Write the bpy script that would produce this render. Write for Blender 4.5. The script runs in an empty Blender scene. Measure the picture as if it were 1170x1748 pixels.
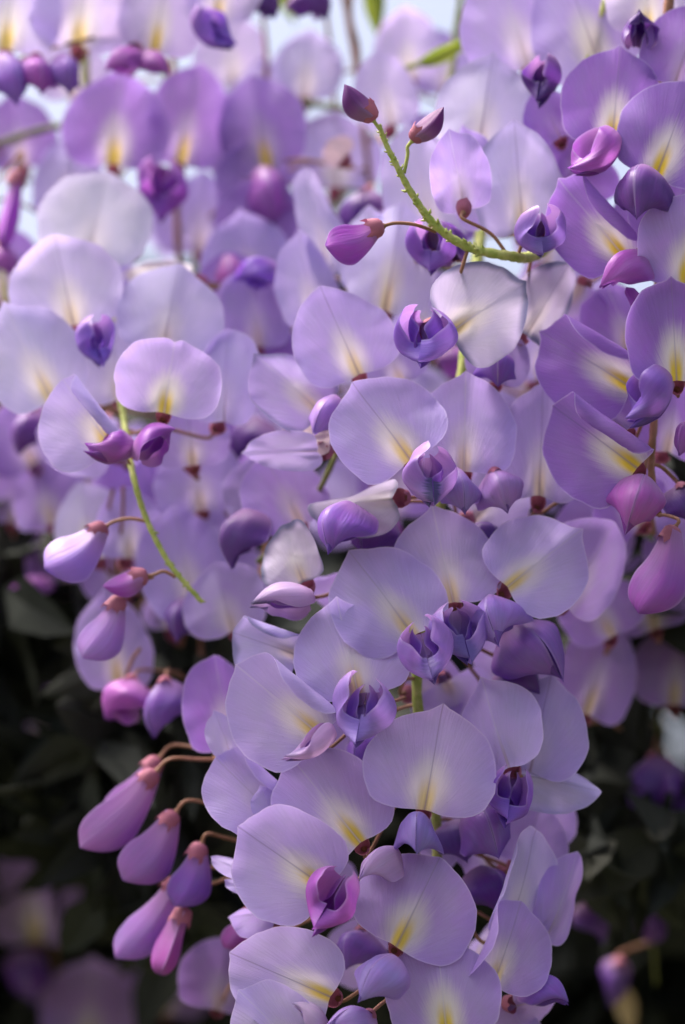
import bpy, math, random
import numpy as np
from mathutils import Vector, Matrix, Quaternion

# ------------------------------------------------------------------ camera, world, sun, exposure
sc = bpy.context.scene
C = sc.collection
D = 0.60                       # metres from the lens to the plane in focus
WF, HF = 0.129, 0.129 * 1748 / 1170      # size of the framed area in that plane
PITCH = math.radians(12)       # the lens looks slightly upwards
FOC = Vector((0, 0, 2.0))
RIGHT = Vector((1, 0, 0))
FWD = Vector((0, math.cos(PITCH), math.sin(PITCH)))
UP = Vector((0, -math.sin(PITCH), math.cos(PITCH)))
EYE = FOC - FWD * D

cam = bpy.data.cameras.new('camera')
camo = bpy.data.objects.new('camera', cam)
C.objects.link(camo)
camo.location = EYE
camo.rotation_euler = (math.pi / 2 + PITCH, 0, 0)
cam.sensor_fit = 'VERTICAL'
cam.sensor_height = 36
cam.lens = 36 * D / HF
cam.clip_start, cam.clip_end = 0.02, 3000
cam.dof.use_dof = True
cam.dof.focus_distance = D - 0.004
cam.dof.aperture_fstop = 6.3
cam.dof.aperture_blades = 7
sc.camera = camo

SUN_EL, SUN_AZ = math.radians(64), math.radians(-78)    # azimuth from +Y (behind the flowers), negative = left
world = bpy.data.worlds.new('World')
sc.world = world
world.use_nodes = True
wn = world.node_tree.nodes
sky = wn.new('ShaderNodeTexSky')
sky.sky_type = 'NISHITA'
sky.sun_disc = False
sky.sun_elevation = SUN_EL
sky.sun_rotation = SUN_AZ
sky.air_density, sky.dust_density, sky.ozone_density = 0.6, 10.0, 1.0
wn['Background'].inputs['Strength'].default_value = 0.13
world.node_tree.links.new(sky.outputs[0], wn['Background'].inputs['Color'])
sun = bpy.data.lights.new('sun', 'SUN')
sun.energy = 1.5
sun.angle = math.radians(14)
sun.color = (1, 0.95, 0.88)
suno = bpy.data.objects.new('sun', sun)
C.objects.link(suno)
sdir = Vector((math.sin(SUN_AZ) * math.cos(SUN_EL), math.cos(SUN_AZ) * math.cos(SUN_EL), math.sin(SUN_EL)))
suno.rotation_euler = sdir.to_track_quat('Z', 'Y').to_euler()
suno.location = (0, 0, 5)
vs = sc.view_settings
vs.view_transform = 'Standard'
vs.look = 'None'
vs.gamma = 1
vs.use_curve_mapping = False
vs.exposure = 1.65
sc.cycles.use_denoising = True
sc.cycles.max_bounces = 6
sc.cycles.diffuse_bounces = 5
sc.cycles.transmission_bounces = 8

rnd = random.Random(7)
CM = 0.01
PXM = WF / 1170                # metres per picture pixel in the focus plane


def P(px, py, d=0.0):
    """a point seen at picture position px,py standing d centimetres behind the focus plane"""
    k = (D + d * CM) / D
    return EYE + FWD * (D + d * CM) + RIGHT * ((px - 585) * PXM * k) + UP * ((874 - py) * PXM * k)


def pxs(d):
    return PXM * (D + d * CM) / D


# ------------------------------------------------------------------ materials
def new_mat(name):
    m = bpy.data.materials.new(name)
    m.use_nodes = True
    m.node_tree.nodes.clear()
    return m, m.node_tree.nodes, m.node_tree.links


class NB:
    """small helper for building node trees"""
    def __init__(s, name):
        s.m, s.n, s.l = new_mat(name)

    def node(s, t, **kw):
        n = s.n.new(t)
        for k, v in kw.items():
            setattr(n, k, v)
        return n

    def link(s, a, b):
        s.l.new(a, b)

    def val(s, x, sock):
        if isinstance(x, (int, float)):
            sock.default_value = x
        elif isinstance(x, tuple):
            sock.default_value = x if len(x) == 4 or len(sock.default_value) == 3 else x + (1,)
        else:
            s.link(x, sock)

    def math(s, op, a, b=0.0, c=0.0, clamp=False):
        n = s.node('ShaderNodeMath', operation=op, use_clamp=clamp)
        s.val(a, n.inputs[0]); s.val(b, n.inputs[1]); s.val(c, n.inputs[2])
        return n.outputs[0]

    def ramp(s, x, lo, hi, a=0.0, b=1.0):
        n = s.node('ShaderNodeMapRange', interpolation_type='SMOOTHSTEP')
        s.val(x, n.inputs[0])
        for i, v in enumerate((lo, hi, a, b)):
            s.val(v, n.inputs[i + 1])
        return n.outputs[0]

    def mix(s, f, a, b, mode='MIX'):
        n = s.node('ShaderNodeMix', data_type='RGBA', blend_type=mode)
        s.val(f, n.inputs[0]); s.val(a, n.inputs[6]); s.val(b, n.inputs[7])
        return n.outputs[2]

    def attr(s, name):
        return s.node('ShaderNodeAttribute', attribute_type='OBJECT', attribute_name=name).outputs['Fac']

    def noise(s, vec, scale, detail=2.0, rough=0.5):
        n = s.node('ShaderNodeTexNoise')
        s.val(scale, n.inputs['Scale']); n.inputs['Detail'].default_value = detail
        n.inputs['Roughness'].default_value = rough
        if vec is not None:
            s.link(vec, n.inputs['Vector'])
        return n.outputs[0]

    def comb(s, x, y, z=0.0):
        n = s.node('ShaderNodeCombineXYZ')
        s.val(x, n.inputs[0]); s.val(y, n.inputs[1]); s.val(z, n.inputs[2])
        return n.outputs[0]

    def thin(s, col, rough, trans, bump=None, strength=0.3, dist=0.0002, tcol=None, spec=0.3):
        """thin plant tissue: diffuse front, light passing through"""
        p = s.node('ShaderNodeBsdfPrincipled')
        s.link(col, p.inputs['Base Color'])
        p.inputs['Roughness'].default_value = rough
        p.inputs['Specular IOR Level'].default_value = spec
        t = s.node('ShaderNodeBsdfTranslucent')
        s.link(tcol or col, t.inputs['Color'])
        if bump is not None:
            b = s.node('ShaderNodeBump')
            b.inputs['Strength'].default_value = strength
            b.inputs['Distance'].default_value = dist
            s.link(bump, b.inputs['Height'])
            s.link(b.outputs[0], p.inputs['Normal'])
            s.link(b.outputs[0], t.inputs['Normal'])
        mx = s.node('ShaderNodeMixShader')
        mx.inputs[0].default_value = trans
        s.link(p.outputs[0], mx.inputs[1]); s.link(t.outputs[0], mx.inputs[2])
        o = s.node('ShaderNodeOutputMaterial')
        s.link(mx.outputs[0], o.inputs['Surface'])
        return s.m


def banner_material():
    b = NB('banner petal')
    uv = b.node('ShaderNodeUVMap', uv_map='petal').outputs[0]
    sx = b.node('ShaderNodeSeparateXYZ'); b.link(uv, sx.inputs[0])
    x, z = sx.outputs[0], sx.outputs[1]                      # x -1..1 over the width, z 0..1 base to tip
    rv = b.node('ShaderNodeUVMap', uv_map='rim').outputs[0]
    sr = b.node('ShaderNodeSeparateXYZ'); b.link(rv, sr.inputs[0])
    rim = sr.outputs[0]                                      # 0 centre .. 1 margin
    oi = b.node('ShaderNodeObjectInfo')
    base = oi.outputs['Color']
    ro = oi.outputs['Random']
    ax = b.math('ABSOLUTE', x)
    # veins fan out from the base of the petal
    ang = b.math('ARCTAN2', x, b.math('ADD', z, 0.12))
    rad = b.math('SQRT', b.math('ADD', b.math('MULTIPLY', x, x), b.math('POWER', b.math('ADD', z, 0.12), 2.0)))
    rs = b.math('MULTIPLY', ro, 37.0)
    wob = b.noise(b.comb(b.math('MULTIPLY', x, 3.0), b.math('MULTIPLY', z, 3.0), rs), 1.0, 3.0)
    veins = b.noise(b.comb(b.math('ADD', b.math('MULTIPLY', ang, 26.0), wob), b.math('MULTIPLY', rad, 2.2), rs), 1.0, 3.0, 0.6)
    mott = b.noise(b.comb(b.math('MULTIPLY', x, 2.0), b.math('MULTIPLY', z, 2.2), rs), 1.3, 4.0, 0.6)
    fine = b.noise(b.comb(b.math('ADD', b.math('MULTIPLY', ang, 85.0), b.math('MULTIPLY', wob, 6.0)), b.math('MULTIPLY', rad, 5.0), rs), 1.0, 2.0, 0.5)
    grain = b.noise(b.comb(x, z, rs), 55.0, 2.0, 0.6)
    hue = b.node('ShaderNodeHueSaturation')
    b.link(base, hue.inputs['Color'])
    b.link(b.math('ADD', 0.485, b.math('MULTIPLY', mott, 0.03)), hue.inputs['Hue'])
    b.link(b.math('ADD', 0.82, b.math('MULTIPLY', mott, 0.36)), hue.inputs['Saturation'])
    b.link(b.math('ADD', 0.72, b.math('ADD', b.math('ADD', b.math('MULTIPLY', veins, 0.18), b.math('MULTIPLY', fine, 0.16)), b.math('ADD', b.math('MULTIPLY', mott, 0.16), b.math('MULTIPLY', grain, 0.08)))), hue.inputs['Value'])
    col = hue.outputs[0]
    # margin a touch deeper, the very edge thin and pale, with its rim highlight in the colour
    col = b.mix(b.math('MULTIPLY', b.ramp(rim, 0.55, 0.98), 0.28), col, b.mix(1.0, base, (0.72, 0.62, 0.94), 'MULTIPLY'))
    col = b.mix(b.math('MULTIPLY', b.ramp(rim, 0.965, 1.0), 0.35), col, (0.78, 0.70, 0.90))
    # pale eye with ragged outline, drawn out along the veins
    ex = b.math('DIVIDE', x, b.math('ADD', 0.30, b.math('MULTIPLY', veins, 0.22)))
    ez = b.math('DIVIDE', b.math('SUBTRACT', z, 0.24), b.math('ADD', 0.30, b.math('MULTIPLY', veins, 0.2)))
    er = b.math('SQRT', b.math('ADD', b.math('MULTIPLY', ex, ex), b.math('MULTIPLY', ez, ez)))
    eye = b.math('MULTIPLY', b.ramp(er, 0.30, 1.12, 1.0, 0.0), b.attr('eye'))
    col = b.mix(eye, col, (0.84, 0.81, 0.74))
    # yellow nectar guide either side of the fold
    yx = b.math('DIVIDE', b.math('SUBTRACT', ax, 0.05), b.math('ADD', 0.08, b.math('MULTIPLY', z, 0.14)))
    yz = b.math('DIVIDE', b.math('SUBTRACT', z, 0.12), b.math('ADD', 0.14, b.math('MULTIPLY', veins, 0.18)))
    yr = b.math('SQRT', b.math('ADD', b.math('MULTIPLY', yx, yx), b.math('MULTIPLY', yz, yz)))
    yel = b.math('MULTIPLY', b.ramp(yr, 0.15, 1.25, 1.0, 0.0), b.attr('yellow'))
    col = b.mix(yel, col, (0.80, 0.62, 0.06))
    # brownish streak in the groove
    gz = b.ramp(z, 0.05, 0.5, 1.0, 0.0)
    col = b.mix(b.math('MULTIPLY', b.math('MULTIPLY', b.ramp(ax, 0.01, 0.05, 1.0, 0.0), gz), 0.45), col, (0.34, 0.22, 0.10))
    # mid line up to the tip
    mid = b.math('MULTIPLY', b.ramp(ax, 0.004, 0.018, 1.0, 0.0), 0.4)
    col = b.mix(mid, col, b.mix(b.ramp(ro, 0.3, 0.7), (0.66, 0.62, 0.74), (0.20, 0.15, 0.33)))
    # small freckles
    spk = b.node('ShaderNodeTexVoronoi'); spk.inputs['Scale'].default_value = 9.0
    b.link(b.comb(x, z, rs), spk.inputs['Vector'])
    frk = b.math('MULTIPLY', b.ramp(spk.outputs['Distance'], 0.03, 0.075, 1.0, 0.0), 0.28)
    col = b.mix(frk, col, (0.22, 0.14, 0.34))
    # withering margin: blue-grey then brown
    wn_ = b.noise(b.comb(b.math('MULTIPLY', x, 1.4), b.math('MULTIPLY', z, 1.4), rs), 1.1, 1.0, 0.5)
    wl = b.math('MULTIPLY', b.attr('wilt'), b.ramp(b.math('ADD', rim, b.math('MULTIPLY', b.math('SUBTRACT', wn_, 0.5), 0.55)), 0.84, 1.04))
    col = b.mix(b.math('MULTIPLY', wl, 0.85), col, (0.09, 0.11, 0.21))
    tc = b.mix(0.5, col, b.mix(1.0, col, (0.95, 0.80, 1.0), 'MULTIPLY'))
    hgt = b.math('ADD', b.math('ADD', veins, b.math('MULTIPLY', fine, 0.6)), b.math('MULTIPLY', mott, 0.9))
    return b.thin(col, 0.58, 0.45, hgt, 0.4, 0.0003, tc, 0.22)


def keel_material():
    b = NB('keel petal')
    uv = b.node('ShaderNodeUVMap', uv_map='petal').outputs[0]
    sx = b.node('ShaderNodeSeparateXYZ'); b.link(uv, sx.inputs[0])
    s_, t_ = sx.outputs[0], sx.outputs[1]                    # s -1 lower edge..1 upper edge, t base to tip
    oi = b.node('ShaderNodeObjectInfo')
    base, ro = oi.outputs['Color'], oi.outputs['Random']
    rs = b.math('MULTIPLY', ro, 53.0)
    veins = b.noise(b.comb(b.math('MULTIPLY', s_, 9.0), b.math('MULTIPLY', t_, 2.0), rs), 1.0, 3.0, 0.6)
    mott = b.noise(b.comb(b.math('MULTIPLY', s_, 1.5), b.math('MULTIPLY', t_, 2.0), rs), 1.4, 4.0, 0.6)
    hue = b.node('ShaderNodeHueSaturation')
    b.link(base, hue.inputs['Color'])
    b.link(b.math('ADD', 0.465, b.math('MULTIPLY', mott, 0.07)), hue.inputs['Hue'])
    b.link(b.math('ADD', 0.85, b.math('MULTIPLY', mott, 0.3)), hue.inputs['Saturation'])
    b.link(b.math('ADD', 0.74, b.math('ADD', b.math('MULTIPLY', veins, 0.36), b.math('MULTIPLY', mott, 0.16))), hue.inputs['Value'])
    col = hue.outputs[0]
    col = b.mix(b.math('MULTIPLY', b.ramp(s_, -1.0, 0.5, 1.0, 0.0), 0.55), col, b.mix(1.0, base, (0.62, 0.50, 0.86), 'MULTIPLY'))
    # pinkish towards the claw, blue-violet at the tip
    col = b.mix(b.math('MULTIPLY', b.ramp(t_, 0.0, 0.35, 1.0, 0.0), 0.55), col, (0.55, 0.32, 0.56))
    col = b.mix(b.math('MULTIPLY', b.ramp(t_, 0.72, 1.0), 0.45), col, b.mix(1.0, base, (0.55, 0.62, 0.95), 'MULTIPLY'))
    edge = b.ramp(b.math('ABSOLUTE', s_), 0.88, 1.0)
    col = b.mix(b.math('MULTIPLY', edge, 0.35), col, (0.56, 0.46, 0.74))
    wl = b.math('MULTIPLY', b.attr('wilt'), b.ramp(b.math('ADD', t_, b.math('MULTIPLY', veins, 0.25)), 0.95, 1.08))
    col = b.mix(wl, col, (0.05, 0.05, 0.14))
    hgt = b.math('ADD', veins, b.math('MULTIPLY', mott, 0.8))
    return b.thin(col, 0.42, 0.42, hgt, 0.4, 0.0003, b.mix(1.0, col, (1.0, 0.9, 1.0), 'MULTIPLY'), 0.4)


def plain_plant(name, c1, c2, scale, rough=0.55, trans=0.12, grad=None):
    b = NB(name)
    tc = b.node('ShaderNodeTexCoord').outputs['Object']
    n = b.noise(tc, scale, 4.0, 0.6)
    n2 = b.noise(tc, scale * 6, 2.0, 0.5)
    ro = b.node('ShaderNodeObjectInfo').outputs['Random']
    f = b.math('ADD', b.ramp(n, 0.3, 0.7), b.math('MULTIPLY', b.math('SUBTRACT', ro, 0.5), 0.4), clamp=True)
    col = b.mix(f, c1, c2)
    return b.thin(col, rough, trans, n2, 0.35, 0.0002)


def foliage_material(name, c1, c2, trans=0.25):
    b = NB(name)
    geo = b.node('ShaderNodeNewGeometry')
    tc = b.node('ShaderNodeTexCoord').outputs['Object']
    n = b.noise(tc, 60.0, 3.0)
    col = b.mix(geo.outputs['Random Per Island'], c1, c2)
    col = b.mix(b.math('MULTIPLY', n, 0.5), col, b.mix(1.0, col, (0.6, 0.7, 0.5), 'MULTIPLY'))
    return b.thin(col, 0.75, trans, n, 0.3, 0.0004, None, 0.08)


M_BANNER = banner_material()
M_KEEL = keel_material()
M_CALYX = plain_plant('calyx', (0.26, 0.07, 0.13), (0.44, 0.15, 0.22), 300)
M_PEDICEL = plain_plant('pedicel', (0.20, 0.10, 0.05), (0.34, 0.17, 0.12), 250)
M_GREEN = plain_plant('green stem', (0.26, 0.34, 0.06), (0.46, 0.48, 0.16), 500)
M_TWIG = plain_plant('vine twig', (0.10, 0.13, 0.03), (0.20, 0.20, 0.07), 200)
M_LEAF = plain_plant('young leaf', (0.16, 0.24, 0.03), (0.30, 0.34, 0.05), 120, 0.45, 0.4)
M_DRY = plain_plant('dry leaf', (0.36, 0.26, 0.15), (0.55, 0.42, 0.27), 120, 0.6, 0.25)
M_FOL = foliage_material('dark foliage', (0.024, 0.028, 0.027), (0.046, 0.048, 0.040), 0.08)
M_SOIL = plain_plant('soil', (0.05, 0.06, 0.03), (0.10, 0.10, 0.06), 3, 0.9, 0.0)

COL = dict(
    m=(0.54, 0.43, 0.78), n=(0.48, 0.34, 0.73), l=(0.56, 0.47, 0.80), p=(0.62, 0.57, 0.82), d=(0.36, 0.20, 0.59),
    e=(0.38, 0.24, 0.60), f=(0.68, 0.60, 0.86), g=(0.46, 0.36, 0.70), w=(0.62, 0.56, 0.72), r=(0.66, 0.50, 0.52),
    kv=(0.29, 0.14, 0.56), km=(0.44, 0.13, 0.55), kp=(0.44, 0.27, 0.67), kd=(0.16, 0.06, 0.33), kw=(0.58, 0.45, 0.74),
    kl=(0.35, 0.22, 0.63), kb=(0.19, 0.05, 0.23), ki=(0.40, 0.20, 0.54), kj=(0.40, 0.11, 0.46))


# ------------------------------------------------------------------ mesh makers
def link(name, me, mat, parent=None):
    o = bpy.data.objects.new(name, me)
    C.objects.link(o)
    if mat and not me.materials:
        me.materials.append(mat)
    o.parent = parent
    return o


def mesh(name, v, f, uvs=None, smooth=True):
    me = bpy.data.meshes.new(name)
    me.from_pydata([tuple(p) for p in v], [], f)
    if uvs:
        idx = np.zeros(len(me.loops), dtype=np.int32)
        me.loops.foreach_get('vertex_index', idx)
        for nm, arr in uvs.items():
            ul = me.uv_layers.new(name=nm)
            ul.data.foreach_set('uv', np.asarray(arr, dtype=np.float32)[idx].ravel())
    if smooth:
        me.polygons.foreach_set('use_smooth', [True] * len(me.polygons))
    me.update()
    return me


def banner_mesh(L, W, fl, fr, refl, cup, ruff, cusp, notch, seed, egg=0.0, cl=0.0, cr=0.0):
    """a broad rounded petal, base at the origin, tip along +z, face towards -y.
    fl, fr  degrees each half is folded back (+) or forward (-) along the mid line
    refl    degrees the petal arches back from base to tip; cup: how far the margin comes forward
    cl, cr  extra degrees of curl towards the margin of each half"""
    r = random.Random(seed)
    NR, NS = 11, 56
    ph = [r.uniform(0, 6.28) for _ in range(6)]
    V, UV, RM = [], [], []
    cz = 0.47
    rc = r.uniform(-0.02, 0.10)
    pts = []
    for i in range(NR + 1):
        q = i / NR
        q = q ** 0.85
        for j in range(NS):
            th = -math.pi / 2 + 2 * math.pi * j / NS
            c, s = math.cos(th), math.sin(th)
            # outline: rounded, slightly egg-shaped, notched at the base, small point at the tip
            R = 1.0 + 0.02 * math.sin(2 * th + ph[0]) + 0.016 * math.sin(3 * th + ph[1]) + 0.010 * math.sin(7 * th + ph[2]) + 0.005 * math.sin(13 * th + ph[3]) + 0.004 * math.sin(19 * th + ph[4])
            db = abs(((th + math.pi / 2 + math.pi) % (2 * math.pi)) - math.pi)     # angle from the base
            dt = abs(((th - math.pi / 2 + math.pi) % (2 * math.pi)) - math.pi)     # angle from the tip
            R *= 1 - notch * math.exp(-(db / 0.28) ** 2) + 0.11 * math.exp(-((db - 0.72) / 0.34) ** 2)
            R *= 1 + cusp * 1.3 * math.exp(-(dt / 0.09) ** 2) - 0.03 * math.exp(-((dt - 0.42) / 0.25) ** 2)
            x = c * q * R * (1 + egg * s)
            z = cz + s * q * R * (cz if s < 0 else 1 - cz)
            pts.append((x, z, q, th))
    # arc tables for the two halves
    def arc(s, fold, curl):
        h = 0.055
        n = 14
        x = y = 0.0
        ds = s / n
        for k in range(n):
            m = (k + 0.5) * ds
            u = min(1, m / h)
            a = math.radians(fold) * (u * u * (3 - 2 * u)) + math.radians(curl) * m * m
            x += math.cos(a) * ds
            y += math.sin(a) * ds
        return x, y
    for (x, z, q, th) in pts:
        side = 1 if x >= 0 else -1
        fx, fy = arc(abs(x) * W, (fr if side > 0 else fl) * (0.55 + 0.45 * min(1, z * 1.6)), cr if side > 0 else cl)
        X = side * fx
        zz = z
        beta = math.radians(refl)
        # arch back along the length
        if abs(beta) > 1e-3:
            a = beta * zz
            Z = math.sin(a) / beta
            Y = (1 - math.cos(a)) / beta
        else:
            Z, Y = zz, 0.0
        a = beta * zz
        Y += fy * math.cos(a)
        Z -= fy * math.sin(a)
        ru = ruff * q ** 3 * (math.sin(3 * th + ph[3]) + 0.6 * math.sin(5 * th + ph[4]) + 0.35 * math.sin(9 * th + ph[5]))
        lo = ruff * 0.9 * math.sin(2.4 * x + ph[1]) * math.sin(2.8 * z + ph[2]) * q
        Y += -cup * q * q + ru + lo
        Y -= rc * max(0.0, q - 0.72) ** 2 * 9 * (0.5 + 0.5 * math.sin(th + ph[0] * 0.15))
        # shallow trough beside the fold near the base
        Y += 0.045 * math.exp(-((abs(x) - 0.16) / 0.12) ** 2) * math.exp(-((z - 0.12) / 0.16) ** 2)
        V.append((X * L, Y * L, Z * L))
        UV.append((x, z))
        RM.append((q, 0))
    F = []
    for i in range(NR):
        for j in range(NS):
            a, b2 = i * NS + j, i * NS + (j + 1) % NS
            if i == 0:
                pass
            F.append((a, b2, b2 + NS, a + NS))
    me = mesh('banner_petal', V, F, {'petal': UV, 'rim': RM})
    return me


def clam_half(side, H, T, gap, droop, seed, kind, flip=False):
    """one petal of the pair that hoods the keel, or half of a folded bud. x = side, y = along the axis (0..1), z = up"""
    r = random.Random(seed)
    V, UV = [], []
    p1, p2, p3 = r.uniform(0, 6), r.uniform(0, 6), r.uniform(0, 6)
    ovoid = kind == 'ovoid'
    if kind in ('bud', 'ovoid'):           # a banner folded along its back, narrow at the calyx, broad and blunt at the end
        NT, NS2 = 24, 12
        for i in range(NT + 1):
            t = i / NT
            te = 1 - (1 - t) ** 2.1
            hh = 0.36 + 0.64 * (min(1, te / 0.60) ** 1.0)
            if te > 0.60:
                hh *= max(0.0, 1 - ((te - 0.60) / 0.40) ** 2.6) ** 0.55
            if ovoid:
                hh = max(0.0, math.sin(math.pi * (0.16 + 0.84 * te) ** 0.92)) ** 0.72
            hh = max(hh, 0.02)
            cz = -H * (0.16 * math.sin(te * math.pi) + 0.10 * te)
            for j in range(NS2 + 1):
                s = -1 + 2 * j / NS2
                w = (1 - abs(s) ** 1.7) * (1 - 0.35 * s)
                x = T * w * hh ** 0.75
                x += 0.05 * T * math.sin(6 * te + p1) * (1 - s * s) * hh + 0.04 * T * (1 - s * s) * math.sin(7 * s + 3 * te + p2)
                z = cz + H * 0.5 * hh * s
                V.append((side * max(x, 0.002), te + 0.04 * (1 - s * s) * te, z))
                UV.append((s, t))
    else:
        NT, NS2 = 16, 12
        tw = r.uniform(-0.12, 0.12)
        if flip:
            gap *= 0.5
            T *= 1.15
        dp0, wd0 = r.uniform(0.9, 1.12), r.uniform(0.88, 1.12)
        cl = r.uniform(0.80, 0.90) if flip else 0.5 + r.uniform(0.02, 0.22)                     # how far the lower margin tucks in
        ln = r.uniform(0.92, 1.06)
        for i in range(NT + 1):
            t = i / NT
            te = 1 - (1 - t) ** 1.3
            sw = max(0.0, math.sin(math.pi * min(1, 0.10 + 0.90 * te ** 0.85)))
            wd = T * wd0 * (sw ** 0.62)
            dp = 0.78 * H * dp0 * (0.22 + 0.78 * sw ** 0.8) * (1 - 0.75 * te ** 6)
            zt = H * (0.36 * math.sin(min(1, te * 0.95) * math.pi * 0.92) + 0.06) - droop * H * 1.6 * te ** 2.2
            for j in range(NS2 + 1):
                s = j / NS2
                a = s * math.pi * cl
                x = wd * math.sin(a) ** 1.05 if a > 0 else 0.0
                x += gap * (0.02 + 0.98 * s ** 2.5) * te * (sw ** 0.5)
                z = zt - dp * (1 - math.cos(s * math.pi * 0.5) ** 1.15)
                rip = s ** 2 * (math.sin(7 * te + p1) + 0.5 * math.sin(13 * te + p2))
                x += 0.075 * H * rip * sw + 0.06 * H * math.sin(4 * s + 5 * te + p3) * sw * s
                z += 0.03 * H * s * math.sin(9 * te + p2)
                z -= 0.10 * H * math.exp(-((s - 0.38) / 0.12) ** 2) * math.sin(math.pi * te) * 0.5
                y = te * ln + tw * s * te * (1 - te) * 2 - 0.30 * s * s * te ** 3
                if flip:
                    z = 0.12 * H - z * 0.9 + 0.06 * H * s * s * math.sin(3 * te + p1)
                    y -= 0.12 * s * te * te
                V.append((side * max(x, 0.003), y, z))
                UV.append((1 - 2 * s, t))
    F = []
    for i in range(NT):
        for j in range(NS2):
            a = i * (NS2 + 1) + j
            q = (a, a + 1, a + NS2 + 2, a + NS2 + 1)
            F.append(q if side < 0 else q[::-1])
    return V, F, UV


def tube(pts, rads, nseg=8, cap=True):
    """swept tube through points with radii"""
    V, F = [], []
    pts = [Vector(p) for p in pts]
    n = len(pts)
    prev = None
    for i, p in enumerate(pts):
        t = (pts[min(i + 1, n - 1)] - pts[max(i - 1, 0)]).normalized()
        if prev is None:
            u = t.orthogonal().normalized()
        else:
            u = (prev - t * prev.dot(t))
            u = u.normalized() if u.length > 1e-9 else t.orthogonal().normalized()
        prev = u
        w = t.cross(u)
        for k in range(nseg):
            a = 2 * math.pi * k / nseg
            V.append(p + (u * math.cos(a) + w * math.sin(a)) * rads[i])
    for i in range(n - 1):
        for k in range(nseg):
            a, b = i * nseg + k, i * nseg + (k + 1) % nseg
            F.append((a, b, b + nseg, a + nseg))
    if cap:
        F.append(tuple(range(nseg))[::-1])
        F.append(tuple(range((n - 1) * nseg, n * nseg)))
    return V, F


def spline(pts, sub=8):
    pts = [Vector(p) for p in pts]
    if len(pts) < 3:
        return [pts[0].lerp(pts[-1], i / sub) for i in range(sub + 1)]
    q = [pts[0] * 2 - pts[1]] + pts + [pts[-1] * 2 - pts[-2]]
    out = []
    for i in range(1, len(q) - 2):
        a, b, c, d = q[i - 1:i + 3]
        for k in range(sub):
            t = k / sub
            out.append(0.5 * ((2 * b) + (c - a) * t + (2 * a - 5 * b + 4 * c - d) * t * t + (3 * b - a - 3 * c + d) * t ** 3))
    out.append(pts[-1])
    return out


def calyx_mesh(s):
    """a small five-toothed cup opening along +y"""
    V, F = [], []
    prof = [(0.10, -0.05), (0.30, 0.0), (0.46, 0.18), (0.52, 0.45), (0.56, 0.75), (0.60, 1.0)]
    N = 20
    for i, (r, y) in enumerate(prof):
        for k in range(N):
            a = 2 * math.pi * k / N
            tooth = 0.0
            if i == len(prof) - 1:
                tooth = 0.32 * max(0, math.cos(5 * a)) - 0.16
            rr = r * (1 - 0.12 * math.cos(2 * a))
            V.append((rr * math.cos(a) * s, (y + tooth) * s, rr * math.sin(a) * s))
    for i in range(len(prof) - 1):
        for k in range(N):
            a, b = i * N + k, i * N + (k + 1) % N
            F.append((a, b, b + N, a + N))
    F.append(tuple(range(N))[::-1])
    return mesh('calyx', V, F)


CALYX = calyx_mesh(1.0)


def frame(origin, ydir, up, sx=1.0):
    y = ydir.normalized()
    z = (up - y * up.dot(y))
    z = z.normalized() if z.length > 1e-6 else y.orthogonal().normalized()
    x = y.cross(z)
    m = Matrix((x, y, z)).transposed().to_4x4()
    return Matrix.Translation(origin) @ m


# ------------------------------------------------------------------ racemes
class Raceme:
    def __init__(s, label, group, path, r0, r1, mat=None, bumps=0, bfrom=0.5):
        pts = spline([P(*p) for p in path], 10)
        s.path = pts
        s.flowers = []
        s.root = bpy.data.objects.new('wisteria_raceme', None)
        s.root.empty_display_size = 0.01
        C.objects.link(s.root)
        s.root.location = pts[0]
        s.root['label'] = label
        s.root['category'] = 'wisteria raceme'
        s.root['group'] = group
        s.inv = Matrix.Translation(-pts[0])
        n = len(pts)
        rads = [(r0 + (r1 - r0) * i / (n - 1)) * 1e-3 * (1 + 0.10 * math.sin(i * 2.1)) for i in range(n)]
        V, F = tube(pts, rads, 10)
        rr = random.Random(int(path[0][0]))
        for k in range(bumps):                       # scars and bracts where flowers were attached
            i = rr.randrange(int(n * bfrom) + 1, n - 1)
            t = (pts[i + 1] - pts[i - 1]).normalized()
            o = t.orthogonal().normalized()
            o.rotate(Quaternion(t, rr.uniform(0, 6.28)))
            o = (o + t * 0.4).normalized()
            p0 = pts[i].lerp(pts[i + 1], rr.random()) + o * rads[i] * 0.5
            L = rads[i] * rr.choice((0.5, 0.8, 1.0, 1.6)) * rr.uniform(0.7, 1.2)
            V2, F2 = tube([p0, p0 + o * L * 0.6, p0 + o * L + t * L * 0.2], [rads[i] * rr.uniform(0.3, 0.55), rads[i] * rr.uniform(0.26, 0.45), rads[i] * 0.12], 6)
            m = len(V)
            V += V2
            F += [tuple(q + m for q in f) for f in F2]
        o = link('rachis', mesh('rachis', [s.inv @ v for v in V], F), mat or M_GREEN, s.root)

    def near(s, p, lift=0.006):
        q = p + UP * lift
        return min(s.path, key=lambda a: (a - q).length)

    def child(s, name, me, mat, parent, M, scale=None):
        o = link(name, me, mat, parent)
        o.matrix_parent_inverse = Matrix.Identity(4)
        return o


ND = [0]


def place(o, world, parent_world):
    o.matrix_basis = parent_world.inverted() @ world


def start_flower(R, at, name='flower'):
    f = bpy.data.objects.new(name, None)
    f.empty_display_size = 0.004
    C.objects.link(f)
    f.parent = R.root
    W = Matrix.Translation(at)
    f.matrix_basis = R.inv @ W
    return f, W


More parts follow.
